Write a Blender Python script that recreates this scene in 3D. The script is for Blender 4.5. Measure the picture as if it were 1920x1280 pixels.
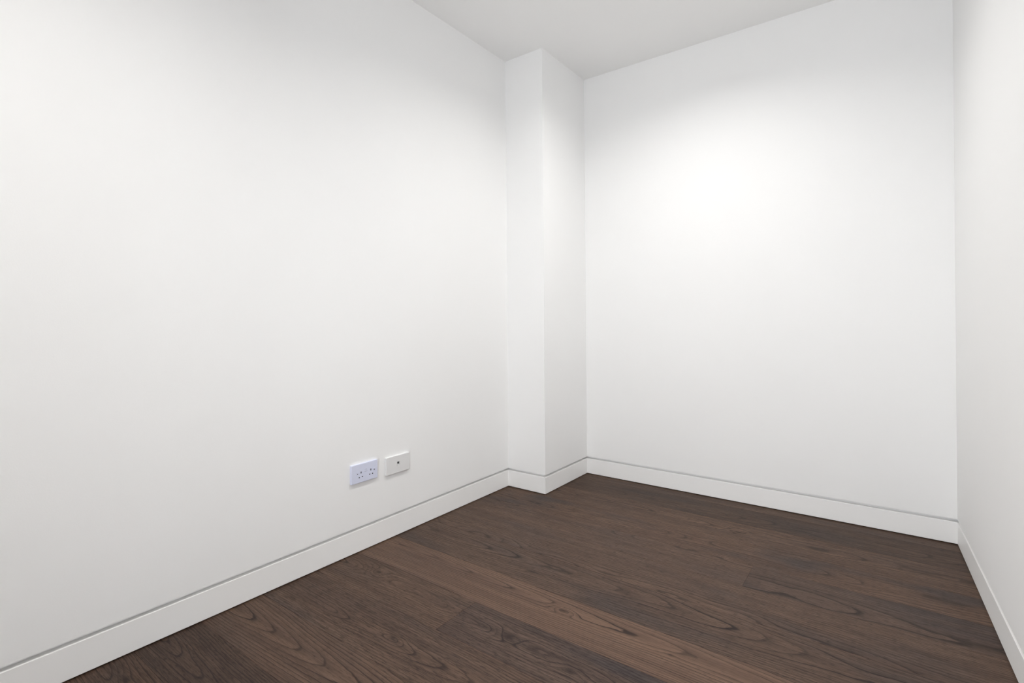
import bpy, bmesh, math, random
from mathutils import Vector, Matrix

scene = bpy.context.scene
for o in list(bpy.data.objects):
    bpy.data.objects.remove(o, do_unlink=True)
COL = scene.collection

# ------------------------------------------------------------------ camera
H = 2.70                                   # floor to ceiling
CAM = Vector((1.9713, 0.0, 1.0622))
YAW, PITCH, ROLL = -0.6370, 0.0020, -0.0078
FPX, CY = 965.02, 596.09                   # focal length and principal row in pixels (1920 x 1280)

fw = Vector((math.sin(YAW) * math.cos(PITCH), math.cos(YAW) * math.cos(PITCH), math.sin(PITCH)))
r0 = Vector((math.cos(YAW), -math.sin(YAW), 0.0))
u0 = r0.cross(fw)
ri = r0 * math.cos(ROLL) + u0 * math.sin(ROLL)
up = -r0 * math.sin(ROLL) + u0 * math.cos(ROLL)
cam_data = bpy.data.cameras.new('camera')
cam = bpy.data.objects.new('camera', cam_data)
COL.objects.link(cam)
m = Matrix.Identity(4)
for i in range(3):
    m[i][0], m[i][1], m[i][2], m[i][3] = ri[i], up[i], -fw[i], CAM[i]
cam.matrix_world = m
cam_data.sensor_fit = 'HORIZONTAL'
cam_data.sensor_width = 36.0
cam_data.lens = FPX / 1920.0 * 36.0
cam_data.shift_y = (CY - 640.0) / 1920.0
cam_data.clip_start = 0.02
scene.camera = cam

# ------------------------------------------------------------------ world and exposure
SKY = 6.20
world = bpy.data.worlds.new('world')
scene.world = world
world.use_nodes = True
world.node_tree.nodes['Background'].inputs['Color'].default_value = (0.925, 0.955, 1.0, 1)     # even overcast sky
world.node_tree.nodes['Background'].inputs['Strength'].default_value = SKY
scene.cycles.max_bounces = 10
scene.cycles.diffuse_bounces = 6
scene.cycles.transparent_max_bounces = 6
scene.cycles.adaptive_threshold = 0.05
scene.cycles.adaptive_min_samples = 16
scene.cycles.use_light_tree = False
scene.cycles.filter_width = 1.35
vs = scene.view_settings
vs.view_transform = 'Standard'
vs.look = 'None'
vs.gamma = 1.0
vs.use_curve_mapping = False
vs.exposure = 0.0

LAMPS = [(1.13, 2.15, 12.9), (1.10, 0.02, 18.0)]      # downlights: x, y, watts
SPREAD = 149.0
LAMP_COLOR = (1.0, 0.983, 0.958)

# ------------------------------------------------------------------ helpers
def tag(o, label=None, cat=None, group=None, kind=None):
    if label: o['label'] = label
    if cat: o['category'] = cat
    if group: o['group'] = group
    if kind: o['kind'] = kind
    return o

def obj(name, bm, mat, parent=None, loc=None, smooth=False):
    me = bpy.data.meshes.new(name)
    bmesh.ops.recalc_face_normals(bm, faces=bm.faces[:])
    bm.to_mesh(me)
    bm.free()
    if smooth:
        for p in me.polygons: p.use_smooth = True
    o = bpy.data.objects.new(name, me)
    COL.objects.link(o)
    if mat: me.materials.append(mat)
    if parent: o.parent = parent
    if loc is not None: o.location = loc
    return o

def add_box(bm, x0, x1, y0, y1, z0, z1, bev=0.0, seg=2):
    r = bmesh.ops.create_cube(bm, size=1.0)
    vs_ = r['verts']
    for v in vs_:
        v.co = Vector(((x0 + x1) / 2 + v.co.x * (x1 - x0), (y0 + y1) / 2 + v.co.y * (y1 - y0), (z0 + z1) / 2 + v.co.z * (z1 - z0)))
    if bev:
        es = list({e for v in vs_ for e in v.link_edges})
        bmesh.ops.bevel(bm, geom=es, offset=bev, segments=seg, profile=0.5, affect='EDGES')
    return bm

def add_prism(bm, pts, axis, a0, a1):
    """closed polygon pts (2D) swept along an axis: 'x' gives (a, p, q), 'z' gives (p, q, a)"""
    def P(p, a):
        return (a, p[0], p[1]) if axis == 'x' else (p[0], p[1], a)
    lo = [bm.verts.new(P(p, a0)) for p in pts]
    hi = [bm.verts.new(P(p, a1)) for p in pts]
    n = len(pts)
    bm.faces.new(lo); bm.faces.new(hi[::-1])
    for i in range(n):
        bm.faces.new((lo[i], lo[(i + 1) % n], hi[(i + 1) % n], hi[i]))
    return bm

def bevel_sharp(bm, off, seg=2):
    es = [e for e in bm.edges if len(e.link_faces) == 2 and e.calc_face_angle(0) > 0.5]
    bmesh.ops.bevel(bm, geom=es, offset=off, segments=seg, profile=0.5, affect='EDGES')

def boolean_cut(o, cutter_bm):
    c = obj('cutter', cutter_bm, None, o.parent)
    md = o.modifiers.new('cut', 'BOOLEAN')
    md.operation = 'DIFFERENCE'; md.object = c; md.solver = 'EXACT'
    dg = bpy.context.evaluated_depsgraph_get()
    me = bpy.data.meshes.new_from_object(o.evaluated_get(dg))
    o.modifiers.clear()
    old = o.data
    o.data = me
    bpy.data.meshes.remove(old)
    cm = c.data
    bpy.data.objects.remove(c, do_unlink=True)
    bpy.data.meshes.remove(cm)

class NT:
    """small helper for writing node trees as expressions"""
    def __init__(self, name):
        self.mat = bpy.data.materials.new(name)
        self.mat.use_nodes = True
        self.t = self.mat.node_tree
        self.bsdf = self.t.nodes['Principled BSDF']
    def n(self, kind, **kw):
        nd = self.t.nodes.new(kind)
        for k, v in kw.items(): setattr(nd, k, v)
        return nd
    def put(self, sock, v):
        if isinstance(v, bpy.types.NodeSocket): self.t.links.new(v, sock)
        else: sock.default_value = v
    def m(self, op, a, b=None, c=None, clamp=False):
        nd = self.n('ShaderNodeMath', operation=op, use_clamp=clamp)
        self.put(nd.inputs[0], a)
        if b is not None: self.put(nd.inputs[1], b)
        if c is not None: self.put(nd.inputs[2], c)
        return nd.outputs[0]
    def add(self, a, b): return self.m('ADD', a, b)
    def sub(self, a, b): return self.m('SUBTRACT', a, b)
    def mul(self, a, b): return self.m('MULTIPLY', a, b)
    def vec(self, x, y, z=0.0):
        nd = self.n('ShaderNodeCombineXYZ')
        for i, v in enumerate((x, y, z)): self.put(nd.inputs[i], v)
        return nd.outputs[0]
    def noise(self, v, scale=1.0, detail=2.0, rough=0.5):
        nd = self.n('ShaderNodeTexNoise')
        self.put(nd.inputs['Vector'], v)
        nd.inputs['Scale'].default_value = scale
        nd.inputs['Detail'].default_value = detail
        nd.inputs['Roughness'].default_value = rough
        return nd.outputs[0]
    def ramp(self, v, a, b, lo=0.0, hi=1.0, smooth=True):
        nd = self.n('ShaderNodeMapRange')
        nd.interpolation_type = 'SMOOTHSTEP' if smooth else 'LINEAR'
        for i, x in enumerate((v, a, b, lo, hi)): self.put(nd.inputs[i], x)
        return nd.outputs[0]
    def mix(self, f, a, b):
        nd = self.n('ShaderNodeMix', data_type='RGBA')
        self.put(nd.inputs['Factor'], f)
        self.put(nd.inputs['A'], a)
        self.put(nd.inputs['B'], b)
        return nd.outputs['Result']

def lin(r, g, b):
    def f(c):
        c /= 255.0
        return c / 12.92 if c <= 0.04045 else ((c + 0.055) / 1.055) ** 2.4
    return (f(r), f(g), f(b), 1.0)

def paint(name, col, rough=0.7, bump=0.0, scale=300.0, spec=0.3, var=0.0):
    t = NT(name)
    geo = t.n('ShaderNodeNewGeometry').outputs['Position']
    if var:
        f = t.ramp(t.noise(geo, 1.3, 3.0), 0.3, 0.7)
        t.put(t.bsdf.inputs['Base Color'], t.mix(f, tuple(c * (1 - var) for c in col[:3]) + (1,), col))
    else:
        t.bsdf.inputs['Base Color'].default_value = col
    t.bsdf.inputs['Roughness'].default_value = rough
    t.bsdf.inputs['Specular IOR Level'].default_value = spec
    if bump:
        b = t.n('ShaderNodeBump')
        b.inputs['Strength'].default_value = bump
        b.inputs['Distance'].default_value = 0.001
        t.put(b.inputs['Height'], t.noise(geo, scale, 3.0))
        t.put(t.bsdf.inputs['Normal'], b.outputs[0])
    return t.mat

WALL = paint('wall_paint', (0.92, 0.92, 0.915, 1), 0.75, 0.12, 260.0, 0.25, 0.012)
CEIL = paint('ceiling_paint', (0.93, 0.928, 0.92, 1), 0.85, 0.08, 220.0, 0.2, 0.01)
SKIRT = paint('skirting_paint', (0.925, 0.92, 0.91, 1), 0.42, 0.03, 180.0, 0.4)
SUB = paint('subfloor_board', (0.02, 0.016, 0.013, 1), 0.9, 0.1, 90.0)
PLATE_COOL = paint('cool_white_plastic', (0.72, 0.75, 0.90, 1), 0.32, 0.0, 1, 0.5)
PLATE = paint('white_plastic', (0.80, 0.80, 0.80, 1), 0.32, 0.0, 1, 0.5)
DARK = paint('dark_holes_and_marks', (0.012, 0.012, 0.022, 1), 0.6, 0.05, 400.0)  # switch marks and hole fillings; in the pin holes it stands in for shade
GREY = paint('grey_print', (0.42, 0.43, 0.50, 1), 0.6, 0.02, 400.0)
METAL = paint('lamp_trim_enamel', (0.82, 0.82, 0.82, 1), 0.35, 0.02, 200.0)

# ------------------------------------------------------------------ plan of the room (inner faces, clockwise from the near left)
ANG = 0.0453
YB, YC, CW, XD, YF = 3.1425, 2.6137, 0.2781, 2.2052, -1.05
XR = XD + (YB - YF) * math.tan(ANG)
def x_right(y): return XD + (YB - y) * math.tan(ANG)
PLAN = [Vector((0, YF)), Vector((0, YC)), Vector((CW, YC)), Vector((CW, YB)), Vector((XD, YB)), Vector((XR, YF))]
NP = len(PLAN)
def outward(i):                       # outward normal of the segment PLAN[i] -> PLAN[i + 1]
    d = (PLAN[(i + 1) % NP] - PLAN[i]).normalized()
    return Vector((-d.y, d.x))
def off(i, o):                        # plan corner i moved outwards by o on both of its walls (a mitre)
    a, b = outward((i - 1) % NP), outward(i)
    k = (a + b) / (1.0 + a.dot(b))
    return PLAN[i] + k * o
def sweep(seg, prof):
    """profile [(offset, z)] swept along one wall segment with mitred ends"""
    bm = bmesh.new()
    rings = []
    for c in (seg, (seg + 1) % NP):
        rings.append([bm.verts.new((*off(c, o), z)) for o, z in prof])
    n = len(prof)
    for k in range(n):
        bm.faces.new((rings[0][k], rings[0][(k + 1) % n], rings[1][(k + 1) % n], rings[1][k]))
    bm.faces.new(rings[0]); bm.faces.new(rings[1][::-1])
    return bm

SK0, SK1, GT, GD = 0.004, 0.1035, 0.1180, 0.0240      # skirting foot, skirting top, top and depth of the shadow gap
TH = 0.12
wall_prof = [(0.0, GT), (0.0, H), (TH, H), (TH, 0.0), (GD, 0.0), (GD, GT)]
e = 0.0009
board_prof = [(e, SK0), (0.0, SK0 + e), (0.0, SK1 - e), (e, SK1), (GD - 0.0003, SK1), (GD - 0.0003, SK0)]
NAMES = ['left', 'column_front', 'column_side', 'back', 'right', 'front']
LBL = {'left': 'long white painted wall with the two outlet plates',
       'column_front': 'narrow white face of the corner column turned to the room',
       'column_side': 'narrow white side face of the corner column',
       'back': 'plain white wall across the far end of the room',
       'right': 'plain white wall along the right edge',
       'front': 'plain white wall behind the viewer'}
SKL = {'left': 'long white flush skirting board running below the two outlet plates',
       'column_front': 'short white skirting board on the column face turned to the room',
       'column_side': 'short white skirting board on the side face of the column',
       'back': 'white flush skirting board across the far end of the room',
       'right': 'white skirting board receding along the right edge wall',
       'front': 'white skirting board behind the viewer'}
WL0, WL1, WZ0, WZ1 = -0.55, 0.55, GT + 0.01, 2.55       # unseen window added behind the viewer, placed for soft fill light
WIN = Matrix.Translation((1.74, YF, 0.0)) @ Matrix.Rotation(math.pi, 4, 'Z')   # local x along the wall, local y out of the room
for i, nm in enumerate(NAMES):
    wl = tag(obj('wall_' + nm, sweep(i, wall_prof), WALL), LBL[nm], 'wall', kind='structure')
    if nm == 'front':
        cb = add_box(bmesh.new(), WL0, WL1, -0.3, 0.3, WZ0, WZ1)
        bmesh.ops.transform(cb, matrix=WIN, verts=cb.verts[:])
        boolean_cut(wl, cb)
    tag(obj('baseboard_' + nm, sweep(i, board_prof), SKIRT),
        SKL[nm], 'skirting board', kind='structure')

# unseen window behind the viewer, added for soft fill daylight: frame, mullion, two panes
def glass():
    t = NT('window_glass')
    tr = t.n('ShaderNodeBsdfTransparent'); gl = t.n('ShaderNodeBsdfGlossy'); mx = t.n('ShaderNodeMixShader'); fr = t.n('ShaderNodeFresnel')
    gl.inputs['Roughness'].default_value = 0.02
    fr.inputs['IOR'].default_value = 1.45
    t.put(mx.inputs[0], fr.outputs[0]); t.put(mx.inputs[1], tr.outputs[0]); t.put(mx.inputs[2], gl.outputs[0])
    t.put(t.t.nodes['Material Output'].inputs['Surface'], mx.outputs[0])
    return t.mat
bm = bmesh.new()
y0w, y1w, fwid = 0.025, 0.075, 0.05
for a in ((WL0, WL0 + fwid, WZ0, WZ1), (WL1 - fwid, WL1, WZ0, WZ1), (WL0 + fwid, WL1 - fwid, WZ0, WZ0 + fwid), (WL0 + fwid, WL1 - fwid, WZ1 - fwid, WZ1),
          (-0.03, 0.03, WZ0 + fwid, WZ1 - fwid)):
    add_box(bm, a[0], a[1], y0w, y1w, a[2], a[3])
win = tag(obj('fill_window_1', bm, METAL), 'unseen white framed window added behind the viewer for soft fill daylight', 'window', kind='structure')
win.matrix_world = WIN
GL = glass()
for a, b in ((WL0 + fwid, -0.03), (0.03, WL1 - fwid)):
    bm = bmesh.new()
    add_box(bm, a, b, 0.048, 0.052, WZ0 + fwid, WZ1 - fwid)
    obj('pane', bm, GL, win)
pd = bpy.data.lights.new('fill_window_portal', 'AREA')
pd.shape = 'RECTANGLE'; pd.size = WL1 - WL0; pd.size_y = WZ1 - WZ0
pd.cycles.is_portal = True
po = bpy.data.objects.new('fill_window_portal', pd)
COL.objects.link(po)
po.matrix_world = WIN @ Matrix.Translation((0, 0.09, (WZ0 + WZ1) / 2)) @ Matrix.Rotation(-math.pi / 2, 4, 'X')

# ------------------------------------------------------------------ ceiling with round holes for the recessed lamps
RH, CELL, NS = 0.046, 0.30, 48
def ceiling_mesh():
    bm = bmesh.new()
    x0, x1, y0, y1 = -TH, XR + TH + 0.1, YF - TH, YB + TH
    lamps = sorted(LAMPS, key=lambda l: l[1])
    def quad(a, b, c, d):
        if b - a > 1e-6 and d - c > 1e-6:
            bm.faces.new([bm.verts.new(p) for p in ((a, c, H), (b, c, H), (b, d, H), (a, d, H))])
    y = y0
    for lx, ly, _ in lamps:
        h = CELL / 2
        quad(x0, x1, y, ly - h)
        quad(x0, lx - h, ly - h, ly + h)
        quad(lx + h, x1, ly - h, ly + h)
        inner, outer = [], []
        for k in range(NS):
            a = 2 * math.pi * k / NS
            c, s = math.cos(a), math.sin(a)
            q = h / max(abs(c), abs(s))
            inner.append(bm.verts.new((lx + RH * c, ly + RH * s, H)))
            outer.append(bm.verts.new((lx + q * c, ly + q * s, H)))
        for k in range(NS):
            j = (k + 1) % NS
            bm.faces.new((inner[k], outer[k], outer[j], inner[j]))
        y = ly + h
    quad(x0, x1, y, y1)
    T = 0.15
    bm.faces.new([bm.verts.new(p) for p in ((x0, y0, H + T), (x1, y0, H + T), (x1, y1, H + T), (x0, y1, H + T))])
    for (a, b) in (((x0, y0), (x1, y0)), ((x1, y0), (x1, y1)), ((x1, y1), (x0, y1)), ((x0, y1), (x0, y0))):
        bm.faces.new([bm.verts.new(p) for p in ((*a, H), (*b, H), (*b, H + T), (*a, H + T))])
    bmesh.ops.remove_doubles(bm, verts=bm.verts[:], dist=1e-6)
    return bm
tag(obj('ceiling', ceiling_mesh(), CEIL), 'flat white painted ceiling', 'ceiling', kind='structure')

# ------------------------------------------------------------------ floor: dark stained oak boards, each its own piece
PT = 0.014
fb = bmesh.new()
add_box(fb, -TH, XR + TH + 0.1, YF - TH, YB + TH, -PT - 0.05, -PT)
floor = tag(obj('floor', fb, SUB), 'dark stained oak plank floor', 'floor', kind='structure')

def oak(name, hx, base, light, dark, grey, *, y0=0.0, d0=0.02, slope=0.03, wob=0.02, spacing=0.010, contrast=0.95,
        blotch=0.5, bscale=(1.6, 6.0), knots=(), seed=0.0, fine=1.0, ripple=0.05):
    """a flat-sawn board: growth rings are cut by the board's face, the distance to the pith drifts along the board.
    X runs along the board (world x), Y across it, both in metres from the board's centre; hx = world x of the origin."""
    t = NT(name)
    co = t.n('ShaderNodeTexCoord').outputs['Object']
    sp = t.n('ShaderNodeSeparateXYZ')
    t.put(sp.inputs[0], co)
    X, Y = t.add(sp.outputs[0], hx), sp.outputs[1]
    wob_d = t.sub(t.noise(t.vec(t.mul(X, 2.2), t.mul(Y, 5.0), seed), 1.0, 1.5, 0.45), 0.5)
    wob_y = t.sub(t.noise(t.vec(t.mul(X, 1.6), t.mul(Y, 3.0), seed + 17.3), 1.0, 1.0, 0.5), 0.5)
    jag = t.sub(t.noise(t.vec(t.mul(X, 24.0), t.mul(Y, 70.0), seed + 5.1), 1.0, 1.5, 0.6), 0.5)
    d = t.add(t.add(t.mul(X, slope), d0), t.mul(wob_d, wob * 2.0))
    knot_dark = None
    for (kx, ky, sx, sy, amp) in knots:
        gx = t.m('DIVIDE', t.sub(X, kx), sx)
        gy = t.m('DIVIDE', t.sub(Y, ky), sy)
        q = t.add(t.mul(gx, gx), t.mul(gy, gy))
        g = t.m('EXPONENT', t.mul(q, -1.0))
        d = t.add(d, t.mul(g, amp))
        kd = t.m('EXPONENT', t.mul(q, -9.0))
        knot_dark = kd if knot_dark is None else t.m('MAXIMUM', knot_dark, kd)
    yy = t.add(t.sub(Y, y0), t.mul(wob_y, ripple))
    r = t.m('SQRT', t.add(t.mul(yy, yy), t.mul(d, d)))
    r = t.add(r, t.mul(jag, 0.0022))
    ph = t.m('DIVIDE', r, spacing)
    fr = t.m('FRACT', ph)
    ringid = t.m('FLOOR', ph)
    # dark early-wood line at the start of each ring, fading through it
    rs = t.n('ShaderNodeTexWhiteNoise', noise_dimensions='1D')
    t.put(rs.inputs['W'], t.add(ringid, seed))
    rnd = rs.outputs['Value']
    line = t.mul(t.ramp(fr, 0.0, 0.05), t.ramp(fr, 0.09, t.add(0.20, t.mul(rnd, 0.16)), 1.0, 0.0))
    line = t.mul(line, t.add(t.mul(rnd, 0.45), 0.55))
    fade = t.mul(t.ramp(fr, 0.05, 0.8, 1.0, 0.0), 0.30)
    # fibres and pores along the board
    fib = t.noise(t.vec(t.mul(X, 10.0), t.mul(Y, 210.0), seed), 1.0, 2.0, 0.6)
    por = t.noise(t.vec(t.mul(X, 46.0), t.mul(Y, 400.0), seed + 9.0), 1.0, 0.0, 0.5)
    pore = t.ramp(por, 0.56, 0.72)
    band = t.ramp(t.noise(t.vec(t.mul(X, 1.1), t.mul(Y, 26.0), seed + 3.0), 1.0, 1.5, 0.55), 0.3, 0.7)
    blo = t.ramp(t.noise(t.vec(t.mul(X, bscale[0]), t.mul(Y, bscale[1]), seed + 44.0), 1.0, 2.0, 0.5), 0.45, 0.72)
    c = t.mix(band, base, light)
    c = t.mix(t.mul(blo, blotch), c, grey)
    c = t.mix(t.mul(t.ramp(fib, 0.35, 0.7), 0.45 * fine), c, dark)
    c = t.mix(t.mul(pore, 0.55 * fine), c, dark)
    c = t.mix(t.m('MAXIMUM', t.mul(line, contrast), t.mul(fade, contrast)), c, dark)
    if knot_dark is not None:
        c = t.mix(t.mul(knot_dark, 0.8), c, dark)
    t.put(t.bsdf.inputs['Base Color'], c)
    t.put(t.bsdf.inputs['Roughness'], t.ramp(fib, 0.2, 0.8, 0.48, 0.60, False))
    t.bsdf.inputs['Specular IOR Level'].default_value = 0.22
    return t.mat

def tones(k=1.0, warm=0.0, g=0.0):
    """base, light, dark and grey tones of one board"""
    def c(r, gg, b):
        r, gg, b, _ = lin(r, gg, b)
        return (r * k * (1 + warm), gg * k, b * k * (1 - warm) * (1 + g), 1)
    return c(86, 67, 56), c(101, 80, 66), c(29, 19, 16), c(68, 60, 58)

ROWS = [-1.20, -0.98, -0.76, -0.54, -0.32, -0.10, 0.165, 0.385, 0.605, 0.808, 1.030, 1.262, 1.472, 1.695, 1.940, 2.175, 2.382, 2.595, 2.825, 3.050, 3.27]
XMAX = XR + 0.06
# per row: list of (x start, x end, tone args, grain args)
SPEC = {
    8: [(None, None, (0.62, 0.01, 0.03), dict(y0=-0.02, d0=0.03, slope=0.06, wob=0.03, spacing=0.008, contrast=0.95, seed=3.0, blotch=0.6))],
    7: [(None, None, (0.78, 0.05), dict(y0=0.03, d0=0.02, slope=0.09, wob=0.03, spacing=0.012, contrast=0.85, seed=8.0, knots=[(0.13, 0.05, 0.07, 0.03, 0.02)], blotch=0.7))],
    6: [(None, None, (0.9, 0.02), dict(seed=12.0, slope=-0.04, d0=0.08))],
    9: [(None, None, (0.98, 0.02), dict(y0=0.010, d0=0.030, slope=0.070, wob=0.010, spacing=0.0098, contrast=1.0, seed=21.0, blotch=0.35, fine=0.7))],
    10: [(None, None, (0.98, 0.01), dict(y0=-0.02, d0=0.01, slope=0.055, wob=0.035, spacing=0.0085, contrast=0.8, seed=27.5, blotch=0.5, knots=[(0.62, 0.0, 0.05, 0.02, -0.015)]))],
    11: [(None, 0.702, (1.0, 0.02), dict(y0=0.03, d0=0.03, slope=0.07, wob=0.05, spacing=0.009, contrast=0.85, seed=33.0, blotch=0.4, knots=[(0.22, 0.04, 0.05, 0.03, 0.02)])),
         (0.702, None, (0.90, -0.035, 0.05), dict(y0=0.01, d0=-0.02, slope=0.05, wob=0.045, spacing=0.010, contrast=0.85, seed=38.4, blotch=0.95, knots=[(0.93, 0.01, 0.07, 0.045, 0.03), (1.18, -0.02, 0.06, 0.03, 0.02)]))],
    12: [(None, None, (1.25, 0.03), dict(y0=0.055, d0=0.010, slope=0.036, wob=0.012, spacing=0.0092, contrast=1.0, seed=44.0, blotch=0.2, fine=0.5, knots=[(1.00, 0.03, 0.05, 0.020, 0.03), (1.40, 0.015, 0.035, 0.012, 0.004)]))],
    13: [(None, None, (1.0, 0.0), dict(y0=0.035, d0=0.03, slope=0.05, wob=0.03, spacing=0.010, contrast=1.0, seed=52.0, blotch=0.7, knots=[(0.75, -0.03, 0.10, 0.02, 0.02)]))],
    14: [(None, None, (1.03, 0.01), dict(y0=-0.12, d0=0.10, slope=0.02, wob=0.03, spacing=0.008, contrast=0.8, seed=57.0, blotch=0.5))],
    15: [(None, 1.485, (1.08, 0.02), dict(y0=0.10, d0=0.09, slope=-0.02, wob=0.03, spacing=0.009, contrast=0.8, seed=63.0, blotch=0.35)),
         (1.485, None, (0.92, -0.02, 0.03), dict(y0=-0.05, d0=0.05, slope=0.03, wob=0.03, spacing=0.010, contrast=0.8, seed=66.0, blotch=0.6))],
    16: [(None, None, (1.06, 0.05), dict(y0=0.0, d0=0.06, slope=0.02, wob=0.04, spacing=0.009, contrast=0.8, seed=71.0, blotch=0.9, bscale=(2.2, 5.0)))],
    17: [(None, None, (1.03, 0.05), dict(y0=0.02, d0=0.04, slope=0.03, wob=0.03, spacing=0.009, contrast=0.85, seed=77.0, blotch=0.3, knots=[(1.35, 0.0, 0.06, 0.02, 0.02)]))],
    18: [(None, None, (0.76, 0.03), dict(y0=-0.03, d0=0.05, slope=0.03, wob=0.03, spacing=0.010, contrast=0.75, seed=83.0, blotch=0.6))],
    19: [(None, None, (0.9, 0.02), dict(seed=88.0, contrast=0.5))],
}
GAP = 0.0002
for r in range(len(ROWS) - 1):
    ya, yb = ROWS[r] + GAP, ROWS[r + 1] - GAP
    for k, (xa, xb, tn, gr) in enumerate(SPEC.get(r, [(None, None, (0.95, 0.02), dict(seed=100.0 + 7 * r, slope=0.04))])):
        xa = -0.06 if xa is None else xa + GAP
        xb = XMAX if xb is None else xb - GAP
        cx, cy = (xa + xb) / 2, (ya + yb) / 2
        bm = bmesh.new()
        add_box(bm, xa - cx, xb - cx, ya - cy, yb - cy, -PT, 0.0)
        top = [ed for ed in bm.edges if all(v.co.z > -1e-6 for v in ed.verts)]
        bmesh.ops.bevel(bm, geom=top, offset=0.0005, segments=1, affect='EDGES')
        mt = oak('oak_board_%02d_%d' % (r, k), cx, *tones(*tn), **gr)
        obj('plank', bm, mt, floor, (cx, cy, 0))

# ------------------------------------------------------------------ outlet plates on the left wall
PW, PH, PD = 0.147, 0.086, 0.0115          # double plate; local x = out of the wall, y = along it, z = up
def faceplate(parent, mat):
    bm = bmesh.new()
    add_box(bm, 0.0, PD, -PW / 2, PW / 2, -PH / 2, PH / 2)
    es = [ed for ed in bm.edges if not all(v.co.x < 1e-6 for v in ed.verts)]
    bmesh.ops.bevel(bm, geom=es, offset=0.0028, segments=4, profile=0.5, affect='EDGES')
    return obj('faceplate', bm, mat, parent, smooth=False)
def uv(u, v): return (u - 0.5) * PW, (0.5 - v) * PH

def empty(name, loc):
    o = bpy.data.objects.new(name, None)
    o.empty_display_size = 0.05
    COL.objects.link(o)
    o.location = loc
    return o

sock = empty('power_socket', (0.0, 1.5010, 0.3635))
tag(sock, 'bluish white double power socket plate with dark pin holes, left of the pair', 'power socket')
fp = faceplate(sock, PLATE_COOL)
holes = [(0.354, 0.47, 0.0052, 0.0092), (0.286, 0.715, 0.0062, 0.0050), (0.403, 0.70, 0.0062, 0.0052),
         (0.725, 0.456, 0.0052, 0.0092), (0.680, 0.69, 0.0062, 0.0052), (0.792, 0.692, 0.0062, 0.0050)]
cut = bmesh.new()
for u, v, w, h in holes:
    y, z = uv(u, v)
    add_box(cut, PD - 0.004, PD + 0.002, y - w / 2, y + w / 2, z - h / 2, z + h / 2)
boolean_cut(fp, cut)
for u, v, w, h in holes:  # near-black blocks fill the holes, their inner shade put into the colour
    y, z = uv(u, v)
    bm = bmesh.new()
    add_box(bm, PD - 0.0039, PD - 0.0003, y - w / 2 + 0.0001, y + w / 2 - 0.0001, z - h / 2 + 0.0001, z + h / 2 - 0.0001, 0.0004, 1)
    obj('pin_hole_shade', bm, DARK, sock)
for u, v, w in ((0.218, 0.50, 0.0050), (0.856, 0.495, 0.0072)):       # switch rockers beside each outlet, each with a dark bar
    y, z = uv(u, v)
    bm = bmesh.new()
    add_prism(bm, [(y - 0.006, z - 0.0085), (y + 0.006, z - 0.0085), (y + 0.006, z + 0.0085), (y - 0.006, z + 0.0085)], 'x', PD - 0.0005, PD + 0.0012)
    bevel_sharp(bm, 0.0006)
    sw = obj('switch', bm, PLATE_COOL, sock)
    bm = bmesh.new()
    add_box(bm, PD + 0.0010, PD + 0.0015, y - w / 2, y + w / 2, z - 0.0016, z + 0.0016, 0.0002, 1)
    obj('switch_mark', bm, DARK, sw)
y, z = uv(0.545, 0.36)                                                   # raised badge in the middle with a line of faint grey print under it
bm = bmesh.new()
pts = [(y + 0.0075 * math.cos(a) * (1 if abs(math.cos(a)) > .6 else 1.0), z + 0.0050 * math.sin(a)) for a in [2 * math.pi * i / 24 for i in range(24)]]
add_prism(bm, pts, 'x', PD - 0.0005, PD + 0.0010)
badge = obj('badge', bm, PLATE_COOL, sock)
bm = bmesh.new()
add_box(bm, PD + 0.0009, PD + 0.0013, y - 0.0012, y + 0.0012, z - 0.001, z + 0.0022, 0.0003, 1)
obj('badge_mark', bm, GREY, badge)
for i in range(5):
    bm = bmesh.new()
    add_box(bm, PD - 0.0002, PD + 0.0003, y - 0.0090 + i * 0.0037, y - 0.0066 + i * 0.0037, z - 0.0105, z - 0.0087)
    obj('print_mark', bm, GREY, sock)
for u, v in ((0.945, 0.42), (0.055, 0.58)):
    y, z = uv(u, v)
    bm = bmesh.new()
    add_prism(bm, [(y + 0.0028 * math.cos(a), z + 0.0028 * math.sin(a)) for a in [2 * math.pi * i / 16 for i in range(16)]], 'x', PD - 0.0004, PD + 0.0003)
    obj('screw_cap', bm, PLATE_COOL, sock)

data = empty('data_outlet', (0.0, 1.6990, 0.3555))
tag(data, 'plain white wall plate with one network jack, right of the pair', 'data outlet')
fp = faceplate(data, PLATE)
y, z = uv(0.515, 0.47)
JW, JH = 0.0200, 0.0230
cut = bmesh.new()
add_box(cut, PD - 0.0085, PD + 0.002, y - JW / 2, y + JW / 2, z - JH / 2, z + JH / 2)
boolean_cut(fp, cut)
# jack frame with a stepped opening: a wide mouth and a narrower latch slot below it
frame_out = [(y - JW / 2 + .0002, z - JH / 2 + .0002), (y + JW / 2 - .0002, z - JH / 2 + .0002), (y + JW / 2 - .0002, z + JH / 2 - .0002), (y - JW / 2 + .0002, z + JH / 2 - .0002)]
bm = bmesh.new()
a, b, c, d = y - JW / 2 + .0002, y + JW / 2 - .0002, z - JH / 2 + .0002, z + JH / 2 - .0002
oy0, oy1, oz0, oz1 = y - 0.0080, y + 0.0080, z - 0.0040, z + 0.0088
xf, xb_ = PD + 0.0006, PD - 0.0080
for (p0, p1, q0, q1) in ((a, oy0, c, d), (oy1, b, c, d), (oy0, oy1, oz1, d), (oy0, oy0 + 0.0040, c, oz0), (oy1 - 0.0040, oy1, c, oz0), (oy0 + 0.0040, oy1 - 0.0040, c, c + 0.0030)):
    add_box(bm, xb_, xf, p0, p1, q0, q1)
jack = obj('jack_frame', bm, PLATE, data)
bm = bmesh.new()
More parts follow.
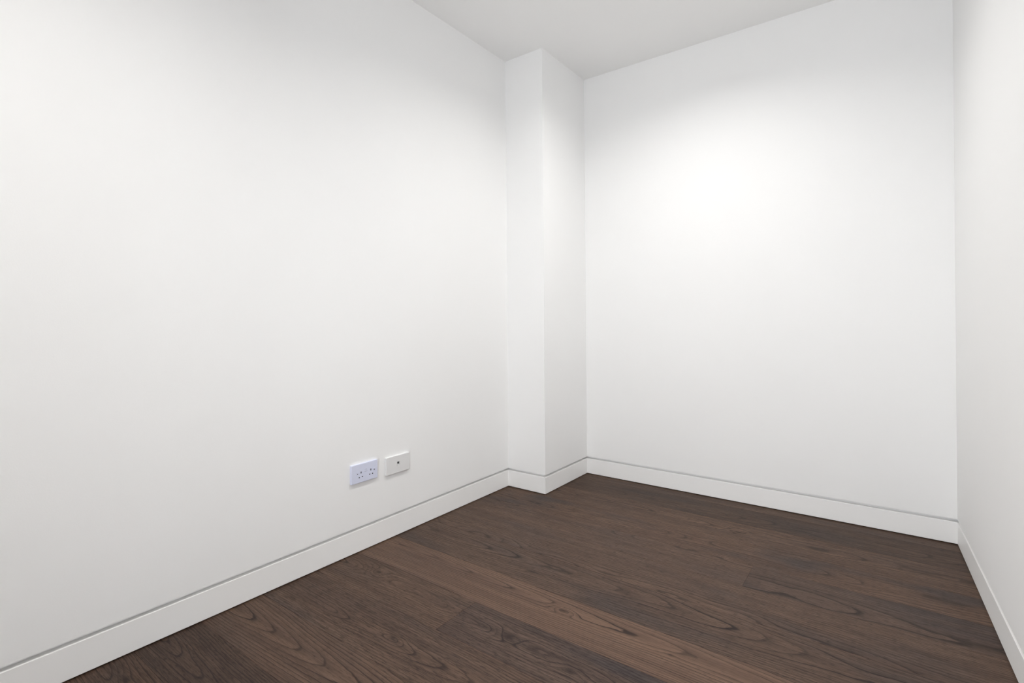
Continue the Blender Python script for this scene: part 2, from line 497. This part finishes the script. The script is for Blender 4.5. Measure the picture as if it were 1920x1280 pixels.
add_box(bm, xb_, xb_ + 0.0012, oy0, oy1, c + 0.003, oz1)  # dark plate across the back of the opening
obj('jack_back', bm, DARK, jack)
bm = bmesh.new()
add_prism(bm, [(xf - 0.0065, z - 0.0075), (xf - 0.0002, z - 0.0075), (xf - 0.0002, z - 0.0060), (xf - 0.0060, z - 0.0035)], 'z', 0.0, 1.0)
for v in bm.verts:
    x_, z_, t_ = v.co.x, v.co.y, v.co.z
    v.co = (x_, y - 0.0032 + 0.0064 * t_, z_)
obj('latch_ramp', bm, PLATE, jack)
for s in (-1, 1):
    bm = bmesh.new()
    yy = s * 0.0602
    add_prism(bm, [(yy + 0.0030 * math.cos(q), 0.0030 * math.sin(q)) for q in [2 * math.pi * i / 16 for i in range(16)]], 'x', PD - 0.0004, PD + 0.0003)
    obj('screw_cap', bm, PLATE, data)

# ------------------------------------------------------------------ recessed downlights (above the frame)
lens_mat = NT('lamp_lens')
lens_mat.bsdf.inputs['Base Color'].default_value = (0.8, 0.8, 0.8, 1)
lens_mat.bsdf.inputs['Emission Color'].default_value = (*LAMP_COLOR, 1)
lens_mat.bsdf.inputs['Emission Strength'].default_value = 6.0
def ring(bm, prof, n=NS):
    rows = [[bm.verts.new((r * math.cos(2 * math.pi * k / n), r * math.sin(2 * math.pi * k / n), z)) for k in range(n)] for r, z in prof]
    for i in range(len(rows) - 1):
        for k in range(n):
            j = (k + 1) % n
            bm.faces.new((rows[i][k], rows[i][j], rows[i + 1][j], rows[i + 1][k]))
    return bm
RECESS = 0.008
for i, (lx, ly, watt) in enumerate(LAMPS):
    dl = empty('downlight', (lx, ly, H))
    tag(dl, ('round white recessed ceiling downlight nearer the corner column', 'round white recessed ceiling downlight over the near end of the room')[i], 'downlight', 'recessed ceiling downlights')
    obj('trim_ring', ring(bmesh.new(), [(0.0450, 0.004), (0.0430, -0.0025), (0.0480, -0.0030), (0.0540, -0.0012), (0.0545, 0.0)]), METAL, dl, smooth=True)
    obj('reflector', ring(bmesh.new(), [(0.0435, 0.0), (0.0405, RECESS), (0.0405, RECESS + 0.03)]), METAL, dl, smooth=True)
    bm = bmesh.new()
    bmesh.ops.create_circle(bm, cap_ends=True, segments=NS, radius=0.0404)
    obj('lens', bm, lens_mat.mat, dl, (0, 0, RECESS + 0.004))
    ld = bpy.data.lights.new('downlight_beam', 'AREA')
    ld.shape = 'DISK'
    ld.size = 0.074
    ld.spread = math.radians(SPREAD)
    ld.energy = watt
    ld.color = LAMP_COLOR
    lo = bpy.data.objects.new('downlight_beam', ld)
    COL.objects.link(lo)
    lo.parent = dl
    lo.location = (0, 0, RECESS)
